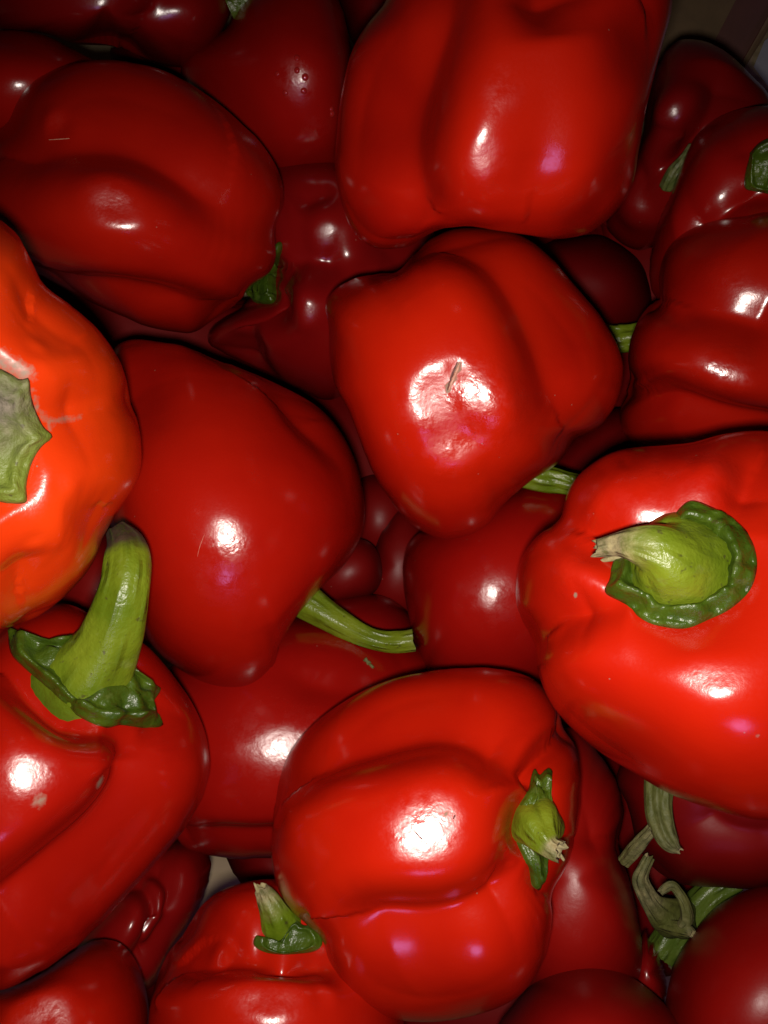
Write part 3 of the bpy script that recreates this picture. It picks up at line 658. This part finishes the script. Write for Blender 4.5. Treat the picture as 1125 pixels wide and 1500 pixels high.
p29 = pepper('dark red many-ribbed pepper in shade left of the bare cardboard patch',
    [(110, 1420), (130, 1340), (180, 1280), (240, 1240), (290, 1230), (308, 1262), (300, 1305), (283, 1345), (262, 1380), (240, 1420), (215, 1450), (160, 1460)], .292, 'dim', c=(210, 1350), h=.030, seed=38, N=40,
    grooves=[([(195, 1290), (222, 1310), (228, 1350), (212, 1390), (190, 1420)], 26, 5, (0, 0)), ([(228, 1265), (255, 1285), (262, 1320), (250, 1365), (225, 1400)], 24, 4.5, (0, 0))])
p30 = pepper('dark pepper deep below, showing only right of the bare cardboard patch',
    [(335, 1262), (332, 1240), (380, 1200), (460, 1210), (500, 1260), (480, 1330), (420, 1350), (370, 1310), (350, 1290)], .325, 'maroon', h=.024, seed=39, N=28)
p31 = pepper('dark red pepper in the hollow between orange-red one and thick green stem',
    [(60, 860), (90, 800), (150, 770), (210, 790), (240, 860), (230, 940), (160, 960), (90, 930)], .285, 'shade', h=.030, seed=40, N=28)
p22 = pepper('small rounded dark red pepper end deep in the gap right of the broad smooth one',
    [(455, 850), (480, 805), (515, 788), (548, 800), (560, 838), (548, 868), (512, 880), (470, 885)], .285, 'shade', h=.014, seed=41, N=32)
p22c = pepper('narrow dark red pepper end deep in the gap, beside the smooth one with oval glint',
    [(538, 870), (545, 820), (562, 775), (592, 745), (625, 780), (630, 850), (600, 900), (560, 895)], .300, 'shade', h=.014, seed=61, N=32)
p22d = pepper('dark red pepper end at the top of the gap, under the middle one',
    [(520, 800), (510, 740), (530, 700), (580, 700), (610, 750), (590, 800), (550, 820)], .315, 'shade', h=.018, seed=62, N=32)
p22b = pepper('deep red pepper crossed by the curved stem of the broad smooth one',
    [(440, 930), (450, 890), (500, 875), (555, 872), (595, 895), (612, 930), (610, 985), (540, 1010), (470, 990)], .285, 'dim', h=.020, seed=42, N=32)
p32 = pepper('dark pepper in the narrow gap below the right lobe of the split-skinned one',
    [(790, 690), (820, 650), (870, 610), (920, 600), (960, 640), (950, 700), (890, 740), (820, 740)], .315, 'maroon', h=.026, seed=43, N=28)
# the layer underneath, its near-black red standing in for shade in the gaps
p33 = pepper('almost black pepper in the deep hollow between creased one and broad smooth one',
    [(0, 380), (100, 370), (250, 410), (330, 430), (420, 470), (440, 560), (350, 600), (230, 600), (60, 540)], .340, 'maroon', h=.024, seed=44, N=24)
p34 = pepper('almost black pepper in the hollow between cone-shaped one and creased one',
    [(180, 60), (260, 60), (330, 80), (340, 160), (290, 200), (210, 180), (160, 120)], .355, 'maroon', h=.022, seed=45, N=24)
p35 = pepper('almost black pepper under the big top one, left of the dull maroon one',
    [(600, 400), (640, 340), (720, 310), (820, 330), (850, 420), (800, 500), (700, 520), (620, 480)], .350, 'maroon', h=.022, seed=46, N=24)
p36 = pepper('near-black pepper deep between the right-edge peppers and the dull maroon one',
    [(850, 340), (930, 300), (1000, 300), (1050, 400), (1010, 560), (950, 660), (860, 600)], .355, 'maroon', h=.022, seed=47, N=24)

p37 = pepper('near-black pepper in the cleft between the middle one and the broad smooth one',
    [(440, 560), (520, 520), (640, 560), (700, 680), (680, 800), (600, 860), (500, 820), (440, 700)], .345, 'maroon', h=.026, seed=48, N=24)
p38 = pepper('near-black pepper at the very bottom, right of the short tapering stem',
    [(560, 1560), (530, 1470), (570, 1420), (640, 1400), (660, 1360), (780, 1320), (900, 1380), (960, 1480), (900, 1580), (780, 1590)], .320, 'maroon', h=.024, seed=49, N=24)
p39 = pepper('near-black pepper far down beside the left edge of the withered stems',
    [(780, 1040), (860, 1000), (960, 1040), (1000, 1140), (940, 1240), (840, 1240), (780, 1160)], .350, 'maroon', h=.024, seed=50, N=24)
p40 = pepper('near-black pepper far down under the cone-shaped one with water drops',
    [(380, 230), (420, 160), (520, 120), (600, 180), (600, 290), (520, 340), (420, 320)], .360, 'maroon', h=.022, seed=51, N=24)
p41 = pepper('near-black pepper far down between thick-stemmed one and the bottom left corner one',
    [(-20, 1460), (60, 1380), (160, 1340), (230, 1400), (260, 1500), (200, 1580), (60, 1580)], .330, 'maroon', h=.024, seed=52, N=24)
# ------------------------------------------------------------------ stems and collars
# lower left: thick curved stem
calyx(p17, (130, 985), [(15, 932), (28, 928), (45, 940), (80, 940), (110, 930), (160, 935), (190, 975), (202, 1002), (215, 1010), (228, 1003), (233, 1012), (222, 1030), (224, 1048), (237, 1056), (234, 1066), (205, 1067), (175, 1062), (150, 1066), (115, 1050), (85, 1025), (60, 1000), (35, 978), (18, 960)],
      lift=.0010, thick=.0020, crinkle=.0022, seed=7, bowl=.004)
stem(p17, [(118, 1010, .1945, 72), (134, 984, .190, 60), (156, 945, .185, 46), (172, 905, .181, 38), (183, 865, .179, 34), (187, 830, .180, 32), (184, 800, .182, 27), (170, 776, .184, 15)],
     mat=M_STEM_BROWN, anchor=.007, dry=[(0, 0), (.76, 0.0), (.84, .9), (1, 1.0)], seed=8, cutmat=M_STEM_BROWN, ridge=.045, ridges=5)
# right: fat foreshortened stem
calyx(p21, (1000, 835), [(887, 868), (893, 850), (900, 822), (935, 790), (985, 765), (990, 752), (1012, 734), (1045, 745), (1082, 768), (1103, 795), (1110, 830), (1100, 865), (1072, 892), (1040, 908), (1003, 922), (960, 917), (935, 905), (920, 888)],
      lift=.0009, thick=.0016, crinkle=.0021, seed=9, bowl=.001)
stem(p21, [(1000, 835, .1760, 92), (997, 833, .170, 88), (990, 828, .1650, 75), (978, 818, .160, 55), (958, 804, .1575, 38), (930, 797, .157, 26), (905, 797, .158, 18), (876, 803, .159, 13)],
     anchor=.0075, dry=[(0, 0), (.58, 0), (.70, .35), (.80, 1), (1, 1)], seed=10, ridge=.03, squash=.95, rag=.5, sub=8)
# bottom: stubby broken stem
calyx(p20, (786, 1205), [(781, 1128), (788, 1138), (800, 1128), (808, 1135), (803, 1150), (804, 1180), (806, 1215), (800, 1250), (795, 1270), (788, 1285), (790, 1300), (784, 1305), (778, 1295), (776, 1275), (766, 1255), (755, 1230), (753, 1205), (760, 1180), (772, 1160)],
      lift=.0008, thick=.0020, crinkle=.0008, seed=11)
stem(p20, [(780, 1200, .1950, 38), (784, 1205, .1890, 37), (789, 1214, .1845, 32), (798, 1230, .182, 22), (808, 1242, .181, 15), (820, 1248, .1805, 14)],
     anchor=.006, dry=[(0, 0), (.70, 0), (.8, .7), (1, .9)], seed=12, hollow=.8, rag=.3)
# left edge: dusty collar
calyx(p15, (-40, 655), [(42, 552), (30, 556), (12, 545), (-20, 535), (-90, 540), (-130, 600), (-140, 680), (-110, 750), (-40, 770), (-8, 738), (12, 738), (38, 736), (39, 712), (46, 682), (60, 655), (76, 641), (62, 626), (50, 600), (44, 575)],
      mat=M_CALYX_DUSTY, lift=.0010, thick=.0022, crinkle=.0010, seed=13, dry=[(0, 590, 55, .9), (10, 640, 30, .6)])
stem(p15, [(-50, 670, .168, 42), (-50, 680, .158, 34), (-52, 700, .148, 26), (-55, 720, .140, 22)], mat=M_STEM_DARK, dry=[(0, 0), (.8, 0), (1, .8)], seed=14)
# stem of the broad smooth pepper
stem(p16, [(430, 868, .250, 27), (458, 887, .248, 25), (495, 910, .246, 20), (530, 930, .245, 16), (560, 939, .245, 15), (585, 940, .245, 16), (606, 937, .245, 16)], seed=15, rag=.05, dry=[(0, 0), (.9, 0), (1, .3)], hollow=.1, cutmat=M_STEM)
# bottom: short tapering stem
calyx(p27, (425, 1385), [(372, 1385), (376, 1370), (390, 1376), (400, 1385), (430, 1350), (445, 1356), (462, 1360), (473, 1382), (460, 1394), (430, 1398), (390, 1396)], lift=.0010, thick=.0016, crinkle=.0007, seed=17)
stem(p27, [(419, 1370, .217, 34), (415, 1362, .2145, 29), (408, 1348, .2105, 23), (398, 1328, .208, 17), (389, 1312, .207, 13), (382, 1301, .206, 9)], anchor=.006, dry=[(0, 0), (.5, .0), (.72, .5), (.85, .8), (1, 1)], seed=16, rag=.5)
# green stem crossing below the middle pepper, and the one beside the maroon pepper
stem(p19, [(760, 690, .240, 22), (790, 700, .240, 20), (820, 706, .240, 17), (850, 712, .240, 15), (880, 716, .241, 15)], seed=18, ridge=.09, ridges=7, mat=M_STEM)
stem(p9, [(870, 492, .290, 19), (900, 497, .290, 19), (925, 495, .290, 19), (960, 488, .291, 19)], seed=19, ridge=.09, ridges=6)
# stem and collar in the shadows left of the middle
calyx(p7, (390, 410), [(370, 440), (372, 415), (385, 392), (402, 372), (410, 352), (414, 362), (408, 385), (404, 410), (404, 440), (388, 446)], lift=.0010, thick=.004, seed=20)
# dark upper right
calyx(p13, (1135, 250), [(1090, 275), (1092, 250), (1100, 228), (1115, 212), (1140, 205), (1175, 220), (1185, 255), (1165, 290), (1130, 285), (1105, 280)], lift=.001, thick=.003, crinkle=.0012, seed=21)
stem(p14, [(976, 275, .292, 9), (984, 257, .290, 9), (992, 244, .289, 7), (1002, 230, .289, 5), (1012, 212, .290, 3)], mat=M_STEM_DARK, seed=22, dry=[(0, .2), (1, .6)], cut=False)
stem(p3, [(335, 12, .300, 14), (350, 4, .300, 12), (368, -4, .300, 10)], mat=M_STEM_DARK, seed=23)
# withered stems lower right
stem(p24, [(968, 1120, .224, 19), (964, 1165, .223, 17), (966, 1195, .222, 16), (974, 1222, .221, 14), (985, 1238, .221, 10), (995, 1246, .221, 4)], mat=M_STEM_OLD, seed=24, ridge=.12, ridges=7, dry=[(0, .1), (.7, .3), (1, .8)], rag=.5)
stem(p24, [(958, 1212, .2225, 7), (944, 1228, .225, 8), (930, 1244, .228, 9), (915, 1262, .232, 8)], mat=M_STEM_OLD, seed=25, ridge=.12, dry=[(0, .7), (1, .3)], name='side_shoot')
q = stem(p24b, [(1000, 1348, .264, 22), (988, 1345, .258, 25), (972, 1338, .252, 20), (957, 1325, .247, 13), (945, 1306, .245, 11), (938, 1288, .244, 10), (943, 1272, .243, 8), (951, 1256, .243, 7)], mat=M_STEM_OLD, seed=26, ridge=.14, ridges=4, dry=[(0, 0), (.35, .1), (.5, .9), (.8, .6), (1, .3)], rag=.4, squash=.8)
stem(p24b, [(998, 1358, .247, 6), (1006, 1345, .246, 8), (1003, 1325, .244, 7), (994, 1308, .243, 6), (984, 1297, .242, 6), (972, 1303, .242, 5), (967, 1308, .242, 4)], mat=M_STEM_OLD, seed=27, dry=[(0, .6), (.4, .2), (1, .8)], name='torn_strip')
stem(p24b, [(960, 1350, .254, 8), (985, 1358, .250, 9), (1005, 1362, .247, 8), (1015, 1368, .246, 5)], mat=M_STEM_OLD, seed=28, dry=[(0, .1), (.7, .2), (1, 1)], name='torn_strip')
stem(p25, [(1075, 1285, .268, 16), (1045, 1305, .268, 16), (1015, 1335, .268, 17), (985, 1370, .269, 18), (965, 1400, .270, 18)], mat=M_STEM_DARK, seed=29, ridge=.1, ridges=4)
stem(p29, [(275, 1335, .300, 8), (262, 1358, .298, 10), (250, 1382, .297, 10), (243, 1400, .297, 8)], mat=M_STEM_DARK, seed=30)

# the split in the middle pepper's skin: a thin raised flake with a dark slit beside it
def strip(p, pts, wpx, mat, name, lift, label=None):
    L = catmull(pts, 6, False); V = []; Fc = []; n = len(L)
    T = np.gradient(L, axis=0); T /= np.linalg.norm(T, axis=1)[:, None]; Nn = np.stack([-T[:, 1], T[:, 0]], 1)
    for i in range(n):
        s_ = i / (n - 1); w_ = wpx * math.sin(math.pi * (0.08 + 0.88 * s_)) ** 0.8 * (1 + 0.25 * math.sin(i * 2.1))
        for k, o_ in enumerate((-1, 0, 1)):
            q, nn = on_skin(p, *(L[i] + Nn[i] * w_ * o_)); V.append(q + nn * (lift if k == 1 else 0.00002))
    for i in range(n - 1):
        for k in range(2): Fc.append((i * 3 + k, i * 3 + k + 1, i * 3 + k + 4, i * 3 + k + 3))
    o = link_mesh(name, V, Fc, mat, p.e, p.base)
    if label: o['label'] = label
    return o
M_FLAKE = plain('pale_torn_skin', (0.40, 0.16, 0.10), (0.60, 0.32, 0.22), 900, 0.5, 0.0003)
M_SLIT = plain('dark_slit', (0.06, 0.006, 0.004), (0.10, 0.01, 0.006), 900, 0.6, 0.0003)
strip(p8, [(674, 531), (668, 546), (662, 560), (657, 573)], 2.4, M_FLAKE, 'torn_skin', .0006, 'pale flake of torn skin beside the slit')
strip(p8, [(670, 530), (664, 545), (659, 560), (655, 572)], 1.6, M_SLIT, 'slit', .0001, 'short dark slit in the skin')
for pts in ([(300, 782), (293, 800), (289, 816)], [(312, 774), (306, 788)]):
    strip(p16, pts, .25, M_FLAKE, 'scratch', .00008)
strip(p20, [(605, 1215), (615, 1226), (628, 1238)], .9, M_SLIT, 'scratch', .0001); strip(p20, [(664, 1200), (667, 1193)], 1.2, M_SLIT, 'scratch', .0001)
strip(p1, [(72, 205), (88, 204), (102, 203)], .4, M_FLAKE, 'scratch', .0002)
# water drops on the cone-shaped pepper
dm = NT('wet_drop'); dm.b.inputs['Base Color'].default_value = (0.30, 0.012, 0.010, 1); dm.b.inputs['Roughness'].default_value = 0.06; dm.b.inputs['Coat Weight'].default_value = 1.0
DV, DF = cube_sphere(6); first = None
DL = ['topmost water drop, at the upper edge of the glint on the cone-shaped pepper', 'water drop in the middle of the upper glint on the cone-shaped pepper',
      'water drop at the right of the glint on the cone-shaped pepper', 'water drop below the upper glint on the cone-shaped pepper',
      'tiny water drop left of the glint on the cone-shaped pepper', 'tiny water drop at the lower left end of the glint on the cone-shaped pepper',
      'upper of two water drops at the cone-shaped pepper right edge', 'lower of two water drops at the cone-shaped pepper right edge']
for (x, y, rp), lb in zip([(435, 85, 3), (435, 103, 3), (447, 113, 3.5), (445, 133, 3.2), (406, 108, 2.4), (418, 136, 2.8), (486, 160, 2.8), (487, 167, 3.4)], DL):
    q, nn = on_skin(p5, x, y); rr = rp * .3 / F * 1.15
    if first is None:
        first = link_mesh('water_drop', DV, DF, dm.m); o = first
    else:
        o = first.copy(); sc.collection.objects.link(o)
    o.location = q; o.rotation_euler = Vector(nn).to_track_quat('Z', 'Y').to_euler(); o.scale = (rr, rr, rr * .6)
    o['label'] = lb; o['category'] = 'water drop'; o['group'] = 'water drops on the cone-shaped pepper'
# green crumb of leaf
q, nn = on_skin(p18, 538, 971)
cv = []; rs = np.random.RandomState(3)
for v in DV: cv.append(v * np.array([.0019, .0006, .00035]) * (1 + .5 * math.sin(v[0] * 9) * rs.uniform(.5, 1)))
cr = link_mesh('leaf_crumb', cv, DF, M_STEM_OLD, attrs={'dry': [.4] * len(cv)}); cr.location = q + nn * .0004; cr.rotation_euler = (.2, 0, -.8)
cr['label'] = 'small dry green crumb of leaf lying below the tip of the curved green stem'; cr['category'] = 'leaf crumb'
# split straw-like fibres at the dry tip of the fat stem, and a curled one
stem(p21, [(935, 806, .1560, 9), (915, 812, .1565, 7), (898, 817, .1570, 5), (882, 822, .158, 3), (877, 828, .1585, 2)], dry=[(0, 1), (1, 1)], seed=60, name='dry_fibre', mat=M_CUT, cut=False, K=10)
stem(p21, [(945, 786, .1555, 12), (920, 790, .1553, 9), (898, 796, .156, 7), (874, 806, .157, 5)], dry=[(0, 1), (1, 1)], seed=61, name='dry_fibre', mat=M_CUT, rag=.6, K=12)
stem(p20, [(812, 1244, .1795, 3), (820, 1252, .1795, 2.6), (826, 1260, .180, 2)], dry=[(0, 1), (1, 1)], seed=62, name='dry_fibre', mat=M_CUT, cut=False, K=8)
